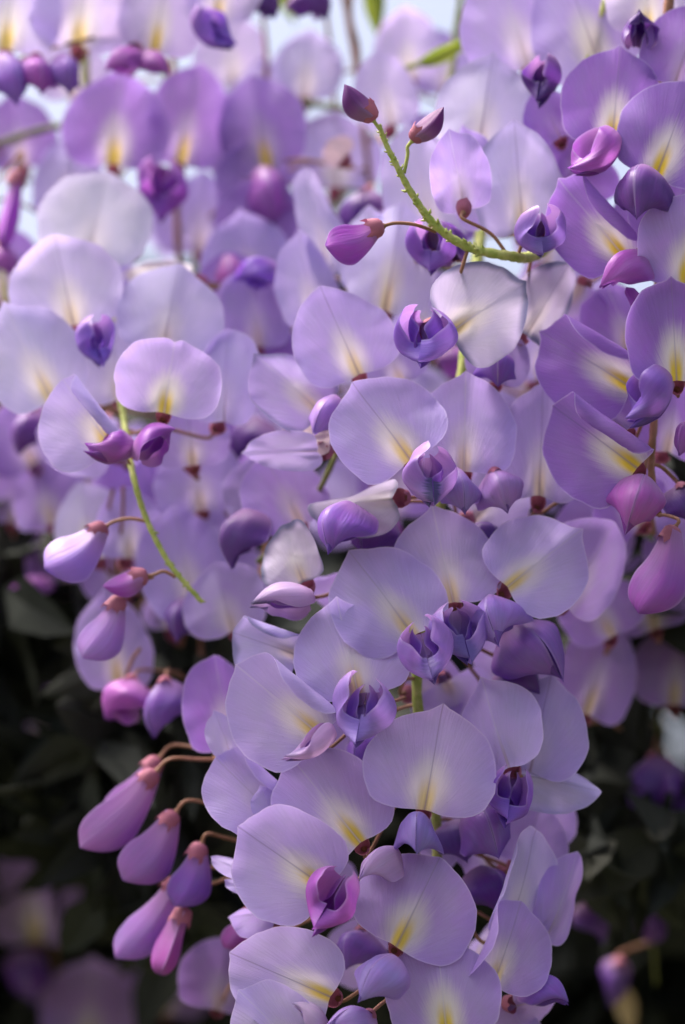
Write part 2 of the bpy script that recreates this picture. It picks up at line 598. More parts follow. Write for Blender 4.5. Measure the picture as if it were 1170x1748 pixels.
def stalk(R, f, W, back, away, cal=0.0036, to=None, vis=True, green=False):
    """calyx cup at 'back' opening along -away, and the pedicel to the rachis"""
    S = cal
    o = link('calyx', CALYX, M_CALYX, f)
    up = UP if abs(away.dot(UP)) < 0.9 else RIGHT
    place(o, frame(back + away * S * (0.75 if S > 0.003 or to else 1.1), -away, up) @ Matrix.Scale(S, 4), W)
    end = P(*to) if to else R.near(back)
    a = back + away * S * (0.7 if S > 0.003 or to else 1.05)
    if not to:
        end = a + (end - a) * min(1.0, 0.019 / max(1e-6, (end - a).length))
    mid1 = a + away * min(0.004, (end - a).length * 0.25)
    mid2 = end.lerp(a, 0.4) + UP * 0.001
    pts = spline([a, mid1, mid2, end], 6)
    n = len(pts)
    V, F = tube(pts, [0.00036 + (0.00025 if i < 2 else 0) for i in range(n)], 7)
    Wi = W.inverted()
    link('pedicel', mesh('pedicel', [Wi @ v for v in V], F), M_GREEN if green else M_PEDICEL, f)


def keel(f, W, p0, p1, h, roll=0.0, c='kv', kind='keel', gap=0.14, thick=0.40, wilt=0.0, single=False, droop=0.15, c2=None, up=None):
    """wing petals and keel between two points; h = height in metres"""
    ND[0] += 1
    L = (p1 - p0).length
    ax = (p1 - p0).normalized()
    u = up or UP
    if abs(u.dot(ax)) > 0.93:
        u = -FWD
    Mx = frame(p0, ax, u)
    Mx = Mx @ Matrix.Rotation(math.radians(roll), 4, 'Y')
    H = h / L
    col = COL[c] if isinstance(c, str) else c
    jit = [v * rnd.uniform(0.92, 1.08) for v in col]
    out = []
    if kind in ('bud', 'ovoid'):
        V, F, UV = clam_half(-1, H, thick * H * 0.72, 0.0, 0, ND[0], kind)
        V2, F2, UV2 = clam_half(1, H, thick * H * 0.72, 0.0, 0, ND[0] + 999, kind)
        m = len(V)
        me = mesh('bud', V + V2, F + [tuple(q + m for q in g) for g in F2], {'petal': UV + UV2})
        parts = [('folded_petal', me)]
    else:
        parts = []
        for sd in (-1, 1):
            V, F, UV = clam_half(sd, H, thick * H, gap * H, droop * (1 if sd < 0 else rnd.uniform(0.6, 1.3)), ND[0] * 2 + sd, 'keel', gap >= 0.26)
            parts.append(('wing_petal', mesh('wing_petal', V, F, {'petal': UV})))
        Va, Fa, Ua = clam_half(-1, H * 0.66, thick * H * 0.5, 0, droop * 0.6, ND[0], 'keel', gap >= 0.26)
        Vb, Fb, Ub = clam_half(1, H * 0.66, thick * H * 0.5, 0, droop * 0.6, ND[0], 'keel', gap >= 0.26)
        m = len(Va)
        k = mesh('keel', [(a, b * 1.0, cc - 0.05 * H) for a, b, cc in Va + Vb], Fa + [tuple(q + m for q in g) for g in Fb], {'petal': Ua + Ub})
        parts.append(('keel_petal', k))
    for nm, me in parts:
        o = link(nm, me, M_KEEL, f)
        place(o, Mx @ Matrix.Scale(L, 4), W)
        cc = [v * w_ for v, w_ in zip(jit, (0.55, 0.42, 0.68))] if nm == 'keel_petal' else jit
        o.color = (*cc, 1)
        o['wilt'] = float(wilt)
        out.append(o)
    return ax


def F(R, b, t, w, d, yaw=0, pitch=0, fl=12, fr=12, refl=14, cup=0.0, c='m', eye=0.85, yel=0.8, wilt=0.0, cusp=0.05, notch=0.12,
      ruff=0.028, egg=-0.06, cl=0, cr=0, k=None, stem=True, to=None, dd=0.0):
    """an open flower. b, t = picture positions of the banner's base and tip; w its width in picture pixels; d its depth in cm"""
    ND[0] += 1
    ps = pxs(d)
    at = P(b[0], b[1], d)
    a2 = RIGHT * (t[0] - b[0]) + UP * (b[1] - t[1])
    Lp = a2.length
    a2 = a2.normalized()
    pr = math.radians(pitch)
    z = (a2 * math.cos(pr) + FWD * math.sin(pr)).normalized()
    y = (FWD - z * FWD.dot(z)).normalized()
    x = y.cross(z)
    L = Lp * ps / max(0.35, math.cos(pr))
    Mx = Matrix.Translation(at) @ Matrix((x, y, z)).transposed().to_4x4() @ Matrix.Rotation(math.radians(yaw), 4, 'Z')
    y = (Mx.to_3x3() @ Vector((0, 1, 0)))
    f, W = start_flower(R, at)
    R.flowers.append((f, W, at))
    wid = w * ps / 2 / L * 1.05
    cusp, egg, refl = cusp + rnd.uniform(-0.04, 0.04), egg + rnd.uniform(-0.06, 0.06), refl + rnd.uniform(-8, 8)
    cl, cr = cl + rnd.uniform(-170, 60), cr + rnd.uniform(-170, 60)
    me = banner_mesh(L, wid, fl * 1.5, fr * 1.5, refl, cup, ruff, cusp, notch, ND[0], egg, cl, cr)
    o = link('banner_petal', me, M_BANNER, f)
    place(o, Mx, W)
    col = COL[c] if isinstance(c, str) else c
    jit = rnd.uniform(0.93, 1.07)
    o.color = (col[0] * jit * rnd.uniform(0.97, 1.03), col[1] * jit * rnd.uniform(0.97, 1.03), min(0.9, col[2] * jit), 1)
    o['eye'] = float(eye); o['yellow'] = float(yel); o['wilt'] = float(wilt)
    back = at + y * 0.0016 + z * 0.0008
    if k:
        k = dict(k)
        kd0 = k.pop('d0', d - 0.15)
        kd1 = k.pop('d1', d - 0.75)
        x0, y0, x1, y1 = k.pop('p')
        h = k.pop('h') * pxs(kd1)
        keel(f, W, P(x0, y0, kd0), P(x1, y1, kd1), h, **k)
    if stem:
        stalk(R, f, W, back, (y * 0.93 - z * 0.36).normalized(), 0.0029, to=to)
    return f


PENDING = []


def K(R, b, t, h, d, d1=None, to=None, cal=0.0034, green=False, stem=True, **kw):
    """wings and keel of an open flower, or a bud; b = calyx end, t = tip in picture pixels"""
    p0, p1 = P(b[0], b[1], d), P(t[0], t[1], d if d1 is None else d1)
    if kw.get('kind') in ('bud', 'ovoid'):
        f, W = start_flower(R, p0, 'bud')
        ax = keel(f, W, p0, p1, h * pxs(d), **kw)
        cal = min(0.0034, max(0.0022, (0.66 if kw['kind'] == 'ovoid' else 0.46) * h * pxs(d)))
        stalk(R, f, W, p0 + ax * cal * 0.55, -ax, cal, to, green=green)
    else:
        PENDING.append((R, p0, p1, h * pxs(d), cal, to, kw))


def settle_keels():
    """give each keel to the open flower whose base it grows from; a keel with none near has its own calyx and stalk"""
    cand = []
    for i, (R, p0, *_r) in enumerate(PENDING):
        for f, W, at in R.flowers:
            cand.append(((p0 - at).length, i, f, W))
    cand.sort(key=lambda q: q[0])
    got, used = {}, set()
    for dist, i, f, W in cand:
        if dist < 0.013 and i not in got and f.name not in used:
            got[i] = (f, W)
            used.add(f.name)
    for i, (R, p0, p1, h, cal, to, kw) in enumerate(PENDING):
        if i in got:
            keel(*got[i], p0, p1, h, **kw)
        else:
            f, W = start_flower(R, p0)
            ax = keel(f, W, p0, p1, h, **kw)
            back = (FWD * 1.2 + UP * 0.3 - ax * 0.5).normalized()
            stalk(R, f, W, p0 + ax * cal * 0.5, back, cal, to)


# ------------------------------------------------------------------ the setting: ground and the dark hedge of leaves behind
def ground():
    n = 40
    V, Fc = [], []
    for i in range(n + 1):
        for j in range(n + 1):
            x, y = -1500 + 3000 * i / n, -1500 + 3000 * j / n
            V.append((x, y, 0.0))
    for i in range(n):
        for j in range(n):
            a = i * (n + 1) + j
            Fc.append((a, a + n + 1, a + n + 2, a + 1))
    o = link('ground', mesh('ground', V, Fc), M_SOIL)
    o['kind'] = 'structure'
    o['label'] = 'dark bare ground under the wisteria'


ground()

GAPS = [(1142, 1240, 30), (1160, 1262, 26), (1120, 1275, 14), (1168, 1318, 16)]      # small openings in the leaves, picture pixels

DIM = [(55, 1530), (155, 1715), (65, 1190)]     # faint flowers showing between the leaves


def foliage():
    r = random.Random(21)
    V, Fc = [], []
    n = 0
    shade_boxes = [(-600, 230, 830, 1420, 8.5, 14.5, 900), (940, 1500, 780, 1000, 6.5, 10, 330), (1000, 1500, 1040, 1330, 8.5, 13, 260), (960, 1500, 1330, 1480, 6.5, 10, 160),  # extra leaf clusters added to shade the flowers near them
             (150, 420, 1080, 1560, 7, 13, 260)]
    todo = [q[:6] for q in shade_boxes for _ in range(q[6])]
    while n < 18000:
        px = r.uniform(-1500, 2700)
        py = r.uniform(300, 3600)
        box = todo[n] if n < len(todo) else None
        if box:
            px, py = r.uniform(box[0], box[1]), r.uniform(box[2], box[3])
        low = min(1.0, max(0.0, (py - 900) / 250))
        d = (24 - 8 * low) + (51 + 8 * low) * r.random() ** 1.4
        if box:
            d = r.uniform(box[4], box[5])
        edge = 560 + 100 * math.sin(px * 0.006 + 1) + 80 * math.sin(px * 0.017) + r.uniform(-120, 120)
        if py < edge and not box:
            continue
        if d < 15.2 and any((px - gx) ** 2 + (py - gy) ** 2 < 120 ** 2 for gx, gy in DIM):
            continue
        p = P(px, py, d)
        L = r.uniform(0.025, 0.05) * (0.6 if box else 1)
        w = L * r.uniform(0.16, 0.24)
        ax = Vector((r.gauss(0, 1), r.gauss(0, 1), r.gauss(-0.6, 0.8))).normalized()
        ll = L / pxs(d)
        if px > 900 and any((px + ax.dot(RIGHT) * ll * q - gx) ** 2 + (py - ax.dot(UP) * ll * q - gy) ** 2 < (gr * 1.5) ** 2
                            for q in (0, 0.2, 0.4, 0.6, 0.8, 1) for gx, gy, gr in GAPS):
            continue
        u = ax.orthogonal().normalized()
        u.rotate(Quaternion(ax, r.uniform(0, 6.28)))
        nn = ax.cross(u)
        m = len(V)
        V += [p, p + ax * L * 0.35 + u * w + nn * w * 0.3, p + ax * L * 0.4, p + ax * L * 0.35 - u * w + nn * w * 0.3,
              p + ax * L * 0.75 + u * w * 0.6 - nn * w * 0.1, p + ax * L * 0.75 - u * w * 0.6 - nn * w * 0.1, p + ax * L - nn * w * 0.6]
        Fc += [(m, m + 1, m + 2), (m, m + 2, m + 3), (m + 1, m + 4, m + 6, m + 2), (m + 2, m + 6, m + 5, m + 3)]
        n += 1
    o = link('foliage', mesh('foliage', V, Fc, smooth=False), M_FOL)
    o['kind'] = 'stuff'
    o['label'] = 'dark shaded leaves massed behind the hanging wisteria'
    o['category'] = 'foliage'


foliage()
# ------------------------------------------------------------------ the racemes in the picture
G = 'wisteria racemes hanging together'

# --- the big pale raceme hanging in front
A = Raceme('long pale lavender wisteria raceme in sharp focus, crowded with open flowers down to its end', G,
           [(850, -120, 6.5), (835, 250, 5.6), (800, 560, 2.8), (770, 760, 2.2), (735, 960, 2.0), (712, 1180, 1.4), (745, 1400, 1.9), (735, 1600, 1.8), (690, 1860, 1.6)], 1.25, 0.9)
F(A, (708, 792), (602, 650), 205, 0.0, yaw=8, pitch=4, fl=4, fr=16, refl=12, c='m', yel=0.7)
F(A, (792, 812), (796, 637), 182, 0.7, yaw=-6, pitch=6, fl=14, fr=22, refl=10, c='m', eye=0.5, yel=0.35, cusp=0.09, egg=-0.12)
K(A, (722, 786), (735, 872), 110, 0.2, -0.7, c='kp', gap=0.34, wilt=0.9, roll=-14, thick=0.34)
K(A, (775, 800), (795, 880), 84, 0.6, 0.1, c='kl', gap=0.2, roll=10)
K(A, (842, 805), (868, 878), 104, 0.8, 0.3, c='kp', gap=0.1, roll=30, thick=0.4)
# withered white fold over a violet keel
F(A, (684, 850), (510, 868), 120, 0.4, yaw=0, pitch=14, fl=14, fr=55, refl=20, c='w', eye=0.5, yel=0.0, wilt=0.8, ruff=0.06, cusp=0.0, cl=20)
K(A, (592, 858), (560, 944), 100, 0.5, -0.2, c='kv', gap=0.2, roll=20)
F(A, (520, 1000), (478, 892), 130, 0.8, yaw=-10, pitch=10, fl=10, fr=-20, refl=26, c='w', eye=0.7, yel=0.3, wilt=1.0, ruff=0.05)
K(A, (530, 1010), (424, 1030), 72, 0.6, 0.2, c='kw', gap=0.1, wilt=0.7, roll=16, thick=0.45)
F(A, (776, 1036), (740, 870), 188, 0.5, yaw=-4, pitch=5, fl=10, fr=18, refl=12, c='m', eye=0.55, yel=0.5, cusp=0.07)
F(A, (712, 1092), (600, 939), 196, 0.0, yaw=8, pitch=6, fl=2, fr=18, refl=12, c='m', eye=0.75, yel=0.55)
F(A, (858, 1008), (993, 902), 176, 0.4, yaw=-8, pitch=2, fl=16, fr=4, refl=10, c='m', eye=0.6, yel=0.7, egg=-0.1, cusp=0.06)
F(A, (960, 1040), (1062, 888), 165, 1.6, yaw=12, pitch=6, fl=14, fr=20, c='n', eye=0.3, yel=0.2)
K(A, (720, 1086), (742, 1168), 100, -0.1, -0.9, c='kp', gap=0.3, wilt=0.5, roll=24, thick=0.38)
K(A, (768, 1048), (800, 1138), 102, 0.3, -0.3, c='kl', gap=0.3, wilt=0.3, roll=10)
K(A, (836, 1018), (850, 1098), 104, 0.5, -0.2, c='kp', gap=0.2, roll=30, thick=0.4)
K(A, (878, 1062), (960, 1160), 118, 1.0, 0.6, c='kv', gap=0.1, roll=50, thick=0.5)
F(A, (614, 1194), (577, 1024), 196, -0.2, yaw=4, pitch=4, fl=10, fr=14, refl=12, c='m', eye=0.7, yel=0.55, cusp=0.08)
F(A, (512, 1120), (396, 1078), 132, 0.7, yaw=10, pitch=10, fl=10, fr=-4, cr=-700, refl=10, c='l', eye=0.4, yel=0.3, wilt=0.7, cusp=0.0)
F(A, (556, 1262), (406, 1138), 205, 0.0, yaw=6, pitch=3, fl=4, fr=-8, cr=-520, refl=10, c='m', eye=0.8, yel=0.75, cusp=0.07)
K(A, (626, 1184), (606, 1284), 112, 0.1, -0.8, c='kp', gap=0.26, roll=-12, thick=0.38)
K(A, (572, 1262), (486, 1300), 60, -0.3, -0.7, c='kw', gap=0.3, roll=-10, wilt=0.3)
F(A, (474, 1400), (372, 1290), 170, 0.6, yaw=30, pitch=4, fl=-6, fr=-8, cr=-750, refl=12, c='m', eye=0.3, yel=0.2)
F(A, (398, 1300), (372, 1210), 60, 0.9, yaw=30, fl=30, fr=10, c='l', eye=0.2, yel=0)
F(A, (724, 1392), (756, 1208), 222, -0.4, yaw=2, pitch=3, fl=8, fr=16, refl=14, c='m', eye=0.7, yel=0.6, notch=0.08, cusp=0.05)
F(A, (872, 1318), (816, 1160), 160, 0.2, yaw=-14, pitch=8, fl=24, fr=6, refl=20, c='m', eye=0.1, yel=0.0, cusp=0.1)
F(A, (902, 1330), (940, 1155), 165, 0.8, yaw=-18, pitch=8, fl=16, fr=20, refl=14, c='m', eye=0.3, yel=0.0, cusp=0.06)
F(A, (870, 1318), (1034, 1352), 110, 0.7, yaw=-12, pitch=10, fl=40, fr=8, refl=24, c='l', eye=0.2, yel=0, wilt=0.25, ruff=0.04, cr=30)
K(A, (812, 1375), (850, 1460), 120, 1.0, 0.3, c='kv', gap=0.14, roll=24)
K(A, (872, 1330), (862, 1412), 96, 0.5, -0.1, c='kv', gap=0.3, roll=-20)
F(A, (890, 1480), (930, 1372), 150, 1.8, yaw=20, pitch=10, c='n', eye=0.1, yel=0)
F(A, (622, 1446), (498, 1294), 198, -0.2, yaw=6, pitch=4, fl=6, fr=16, refl=12, c='m', eye=0.85, yel=0.95)
K(A, (716, 1392), (710, 1460), 110, -0.2, -1.1, c='kl', gap=0.12, roll=0, thick=0.36)
K(A, (676, 1448), (612, 1500), 74, -0.3, -0.9, c='kw', gap=0.1, roll=-20, thick=0.4)
F(A, (470, 1400), (446, 1344), 60, 0.4, yaw=20, c='l', eye=0, yel=0, cusp=0.14)
F(A, (566, 1522), (410, 1414), 200, -0.5, yaw=6, pitch=2, fl=3, fr=-14, refl=12, c='m', eye=0.9, yel=1.0, notch=0.1, cusp=0.03)
K(A, (596, 1506), (535, 1596), 112, -0.7, -1.3, c='km', gap=0.34, roll=-28, thick=0.36)
F(A, (440, 1500), (362, 1458), 60, 0.8, yaw=30, fl=-20, fr=30, c='l', eye=0, yel=0)
F(A, (455, 1530), (384, 1502), 50, 0.9, yaw=30, fl=-20, fr=30, c='l', eye=0, yel=0)
F(A, (470, 1560), (392, 1560), 90, 1.1, yaw=30, fl=-10, fr=30, c='n', eye=0, yel=0)
F(A, (674, 1622), (753, 1462), 216, -0.6, yaw=-4, pitch=3, fl=14, fr=8, refl=13, c='n', eye=0.75, yel=0.9, notch=0.08)
F(A, (862, 1606), (936, 1418), 165, 0.5, yaw=26, pitch=6, fl=-10, fr=12, cl=-480, refl=16, c='m', eye=0.5, yel=0.2, cusp=0.02)
F(A, (930, 1610), (1000, 1460), 90, 0.9, yaw=20, pitch=6, fl=10, fr=24, c='n', eye=0.1, yel=0)
F(A, (838, 1690), (900, 1540), 172, -0.1, yaw=14, pitch=5, fl=-10, fr=12, cl=-420, refl=14, c='n', eye=0.6, yel=0.6)
F(A, (574, 1706), (396, 1630), 176, -0.4, yaw=4, pitch=3, fl=4, fr=-12, refl=10, c='m', eye=0.8, yel=0.9)
F(A, (764, 1776), (746, 1600), 196, -0.8, yaw=-2, pitch=4, fl=12, fr=16, refl=14, c='n', eye=0.85, yel=0.95)
K(A, (672, 1632), (610, 1712), 96, -0.8, -1.4, c='kp', gap=0.16, roll=-24, thick=0.4)
K(A, (640, 1740), (556, 1752), 86, -0.8, -1.3, c='kp', gap=0.1, roll=-20, thick=0.4)
F(A, (520, 1800), (410, 1694), 150, -0.7, yaw=10, pitch=4, fl=10, fr=-20, c='l', eye=0.3, yel=0.3, cusp=0.08)
K(A, (560, 1748), (500, 1712), 50, -0.8, -1.0, c='kw', gap=0.1)
K(A, (900, 1672), (972, 1716), 80, 0.7, 0.3, c='kv', gap=0.1)
F(A, (880, 1720), (965, 1700), 90, 0.8, yaw=10, pitch=20, fl=30, fr=20, c='n', eye=0, yel=0)
F(A, (800, 1790), (930, 1760), 120, 1.0, c='n', eye=0, yel=0)
# flowers round the back of the same raceme
for i, (bx, by, tx, ty) in enumerate([(800, 900, 900, 800), (690, 1190, 790, 1160), (840, 1180, 930, 1090), (640, 1300, 560, 1230), (800, 1440, 720, 1400),
                                      (840, 1500, 800, 1400), (620, 1560, 560, 1480), (800, 1640, 860, 1540), (560, 1420, 480, 1480), (620, 1000, 520, 1030),
                                      (800, 1330, 860, 1400), (640, 1660, 560, 1600), (760, 1160, 800, 1240), (900, 1420, 960, 1330)]):
    F(A, (bx, by), (tx, ty), 150, 2.6 + 0.35 * (i % 4), yaw=150 + 17 * i, pitch=8, c='n' if i % 2 else 'g', eye=0.3, yel=0.3)
for (bx, by, tx, ty, c) in [(780, 1400, 800, 1470, 'kd'), (640, 1240, 610, 1330, 'kv'), (860, 1140, 920, 1180, 'kd'), (620, 1590, 590, 1650, 'kv'),
                            (800, 900, 850, 950, 'kd'), (820, 1480, 860, 1560, 'kd'), (640, 870, 620, 960, 'kd'), (700, 1650, 730, 1730, 'kv')]:
    K(A, (bx, by), (tx, ty), 100, 1.7, 1.2, c=c)

# --- raceme with the bare yellow-green tip pointing down
B = Raceme('soft lavender raceme ending in a bare straight yellow-green tip with three hanging buds', G,
           [(135, -120, 9), (145, 80, 8.6), (150, 250, 9), (165, 400, 8), (190, 560, 6), (212, 720, 3.6), (228, 812, 2.0), (250, 885, 1.8), (285, 955, 1.6), (322, 1002, 1.5), (346, 1028, 1.5)], 0.95, 0.42, bumps=60, bfrom=0.72)
F(B, (279, 712), (300, 574), 184, 1.4, yaw=4, pitch=2, fl=-2, fr=6, refl=12, cup=0.06, c='l', eye=1.0, yel=0.95, cusp=-0.06, ruff=0.03)
F(B, (196, 770), (108, 648), 190, 1.4, yaw=8, pitch=0, fl=0, fr=-24, cr=-900, refl=6, cup=0.03, c='l', eye=1.0, yel=0.9, cusp=0.0)
K(B, (230, 766), (302, 728), 74, 1.2, 0.8, c='km', gap=0.2, roll=-18, thick=0.42)
K(B, (226, 780), (146, 770), 84, 1.2, 0.8, c='km', gap=0.3, roll=22, thick=0.36)
F(B, (276, 606), (306, 446), 182, 3.0, yaw=2, pitch=4, c='p', eye=0.5, yel=0.2)
F(B, (128, 566), (92, 398), 190, 3.4, yaw=4, pitch=4, c='p', eye=0.8, yel=0.35)
F(B, (150, 450), (180, 288), 192, 5.0, yaw=0, pitch=4, fl=4, fr=14, c=(0.68, 0.66, 0.80), eye=0.35, yel=0.1)
F(B, (92, 690), (8, 520), 176, 2.8, yaw=6, pitch=4, c='p', eye=0.75, yel=0.5)
F(B, (205, 690), (190, 550), 150, 4.0, c='p', eye=0.4, yel=0.2)
F(B, (330, 800), (320, 690), 130, 3.6, c='g', eye=0.5, yel=0.4)
K(B, (150, 556), (172, 632), 76, 2.9, 2.5, c='kl', gap=0.4)
F(B, (330, 480), (196, 462), 70, 5.0, yaw=0, pitch=30, fl=40, fr=20, c=(0.72, 0.68, 0.68), eye=0.6, yel=0.1, ruff=0.05)
F(B, (380, 730), (400, 556), 112, 2.8, yaw=24, pitch=4, fl=20, fr=-16, c='l', eye=0.2, yel=0.0)
K(B, (176, 902), (76, 962), 92, 1.8, 1.6, to=(250, 890, 1.8), kind='bud', c='kp', roll=24, thick=0.34)
K(B, (246, 984), (176, 996), 44, 1.6, 1.6, to=(300, 985, 1.6), kind='ovoid', c='km', cal=0.0038, thick=0.5)
K(B, (204, 1026), (138, 1116), 74, 1.8, 1.6, to=(262, 985, 1.6), kind='bud', c='kp', roll=10, thick=0.36)
F(B, (200, 770), (60, 730), 120, 4.4, yaw=20, pitch=8, c='g', eye=0.4, yel=0.2)
F(B, (160, 960), (130, 826), 140, 5.5, yaw=-20, pitch=8, c='p', eye=0.7, yel=0.2)
F(B, (220, 960), (230, 830), 120, 5.0, yaw=20, pitch=8, c='g', eye=0.6, yel=0.3)
F(B, (205, 1180), (180, 1010), 130, 5.0, yaw=10, pitch=8, c='g', eye=0.6, yel=0.6)

# --- raceme whose bare tip curls upwards with dark buds
Cc = Raceme('raceme with a rough green tip curling upwards and three purple buds', G,
            [(1075, -120, 6.5), (1060, 150, 6.0), (1000, 330, 4.6), (940, 415, 2.8), (905, 438, 1.4), (870, 437, 0.7), (800, 422, 0.5), (745, 386, 0.3), (708, 338, 0.2), (676, 280, 0.1), (655, 236, 0.1), (648, 212, 0.1)], 1.5, 0.36, bumps=190, bfrom=0.5)
K(Cc, (634, 200), (594, 143), 48, 0.0, -0.1, to=(664, 258, 0.1), kind='ovoid', c='kb', cal=0.0042, green=True, thick=0.5)
K(Cc, (708, 236), (753, 182), 40, 0.1, 0.0, to=(690, 296, 0.15), kind='ovoid', c='kb', cal=0.0042, green=True, thick=0.5)
K(Cc, (648, 388), (558, 412), 72, 0.2, 0.0, to=(745, 396, 0.4), kind='bud', c='km', cal=0.0040, thick=0.42, roll=-10)
F(Cc, (795, 362), (768, 226), 118, 1.2, yaw=170, pitch=-6, fl=-18, fr=34, refl=10, c='g', eye=0.3, yel=0.1, to=(868, 437, 0.75), ruff=0.05)
F(Cc, (816, 262), (842, 86), 180, 3.0, yaw=-4, pitch=3, c='p', eye=0.6, yel=0.15, wilt=0.35)
F(Cc, (894, 402), (880, 206), 156, 2.0, yaw=4, pitch=4, fl=10, fr=16, c='p', eye=0.6, yel=0.35, wilt=0.6, ruff=0.03)
K(Cc, (915, 376), (925, 446), 96, 0.7, 0.2, c='kl', gap=0.3, wilt=0.4)
F(Cc, (762, 572), (897, 478), 172, 0.4, yaw=-6, pitch=6, fl=-8, fr=14, refl=10, c='w', eye=0.9, yel=0.6, wilt=1.0, ruff=0.06, cusp=0.05)
F(Cc, (895, 580), (975, 448), 120, 1.6, yaw=20, pitch=6, fl=8, fr=24, c='w', eye=0.6, yel=0.1, wilt=1.0, ruff=0.04)
F(Cc, (845, 660), (860, 560), 110, 1.6, c='g', eye=0.3, yel=0.4)
K(Cc, (850, 600), (850, 660), 80, 1.4, 1.0, c='kv')
F(Cc, (835, 390), (790, 220), 110, 2.6, yaw=-20, pitch=4, c='g', eye=0.2, yel=0.1)

# --- raceme in the middle, half hidden
Mr = Raceme('fading lavender raceme with grey-edged petals behind the top flowers of the long pale raceme', G,
            [(800, -120, 9), (770, 130, 8), (740, 330, 6), (700, 460, 4.4), (640, 600, 3.6), (590, 740, 3.0), (520, 880, 3.2), (440, 960, 3.6)], 0.8, 0.5, mat=M_TWIG)
K(Mr, (735, 554), (718, 628), 112, 0.5, -0.3, c='kl', gap=0.5, roll=4, thick=0.42)
F(Mr, (618, 648), (548, 488), 170, 1.2, yaw=8, pitch=4, fl=6, fr=16, c='m', eye=0.8, yel=0.5, wilt=0.3)
F(Mr, (655, 540), (690, 340), 150, 3.2, yaw=0, pitch=6, c='p', eye=0.9, yel=0.5)
K(Mr, (745, 395), (735, 476), 96, 1.9, 1.4, c='kv', gap=0.4)
K(Mr, (790, 440), (760, 380), 60, 2.2, 1.8, c='kd')
F(Mr, (552, 706), (440, 604), 146, 1.5, yaw=10, pitch=3, fl=2, fr=24, c='m', eye=0.75, yel=0.35, wilt=0.7)
K(Mr, (574, 676), (536, 742), 74, 1.2, 0.8, c='kp', gap=0.1, roll=-30)
F(Mr, (570, 740), (448, 752), 80, 1.4, yaw=0, pitch=30, fl=-20, fr=20, c='r', eye=0.2, yel=0.0, ruff=0.04)
F(Mr, (550, 770), (410, 772), 70, 1.2, yaw=0, pitch=16, fl=24, fr=-10, c='l', eye=0.0, yel=0.0)
F(Mr, (520, 900), (450, 770), 150, 2.6, yaw=16, pitch=6, c='n', eye=0.4, yel=0.3)
K(Mr, (420, 870), (394, 968), 100, 2.6, 2.2, c='kd', gap=0.1, roll=30)
F(Mr, (745, 420), (700, 210), 140, 4.2, yaw=10, pitch=4, c='p', eye=0.4, yel=0.2)
F(Mr, (690, 660), (640, 560), 120, 2.4, c='g', eye=0.4, yel=0.3)

# --- deep violet raceme
Dr = Raceme('deep violet raceme with bright yellow-eyed flowers and glossy magenta keels', G,
            [(1150, -60, 2.2), (1130, 120, 2.0), (1120, 330, 1.8), (1125, 520, 1.6), (1118, 700, 1.2), (1112, 800, 1.0), (1125, 880, 0.8)], 1.0, 0.7, mat=M_PEDICEL)
F(Dr, (1044, 256), (1062, 74), 180, 1.0, yaw=0, pitch=3, fl=4, fr=10, c='d', eye=1.0, yel=1.0)
F(Dr, (1118, 308), (1186, 130), 184, 0.3, yaw=0, pitch=3, fl=6, fr=8, c='d', eye=0.9, yel=1.0)
K(Dr, (1060, 256), (980, 300), 92, 0.7, 0.0, c='km', gap=0.34, roll=18)
K(Dr, (1096, 284), (1086, 370), 108, 0.3, -0.5, c='kd', gap=0.16, roll=6, thick=0.38)
F(Dr, (1072, 446), (958, 306), 176, 0.8, yaw=4, pitch=2, fl=0, fr=-14, cr=-900, c='d', eye=1.0, yel=1.0, cup=0.03)
F(Dr, (1170, 490), (1188, 328), 190, 0.0, yaw=4, pitch=2, fl=6, fr=10, c='n', eye=0.9, yel=1.0)
F(Dr, (1150, 420), (1186, 270), 180, 0.9, yaw=0, pitch=4, c='d', eye=0.3, yel=0.3)
K(Dr, (1100, 430), (1022, 490), 82, 0.2, -0.3, c='km', gap=0.1, roll=-10, thick=0.42)
F(Dr, (1156, 660), (1146, 476), 164, -0.3, yaw=-6, pitch=0, fl=-4, fr=4, cup=0.08, c='d', eye=1.0, yel=1.0)
F(Dr, (1110, 560), (1072, 490), 60, 0.2, yaw=20, fl=-30, fr=20, c='km', eye=0, yel=0)
F(Dr, (1088, 668), (926, 562), 184, 0.6, yaw=4, pitch=2, fl=0, fr=-8, cr=-720, c='d', eye=0.9, yel=1.0)
K(Dr, (1150, 660), (1074, 730), 106, -0.2, -0.8, c='kv', gap=0.4, roll=20, thick=0.36)
F(Dr, (1096, 806), (946, 690), 206, 0.0, yaw=4, pitch=2, fl=0, fr=-14, cr=-900, c='d', eye=0.95, yel=1.0)
F(Dr, (920, 860), (930, 652), 150, 1.4, yaw=0, pitch=5, c='m', eye=0.6, yel=0.4, wilt=0.3)
F(Dr, (1075, 740), (985, 660), 110, 0.7, yaw=0, pitch=10, fl=6, fr=-20, c='d', eye=0.2, yel=0)
K(Dr, (1100, 812), (1068, 910), 104, -0.2, -0.6, c='km', gap=0.1, roll=-40, thick=0.45)
K(Dr, (1150, 905), (1084, 1038), 96, 0.2, 0.0, c='km', kind='bud', roll=30, thick=0.4)
K(Dr, (1195, 720), (1156, 780), 80, 0.1, -0.4, c='km')
F(Dr, (1190, 640), (1230, 500), 160, 1.0, c='d')
K(Dr, (1160, 830), (1190, 900), 80, 0.9, 0.6, c='kd')
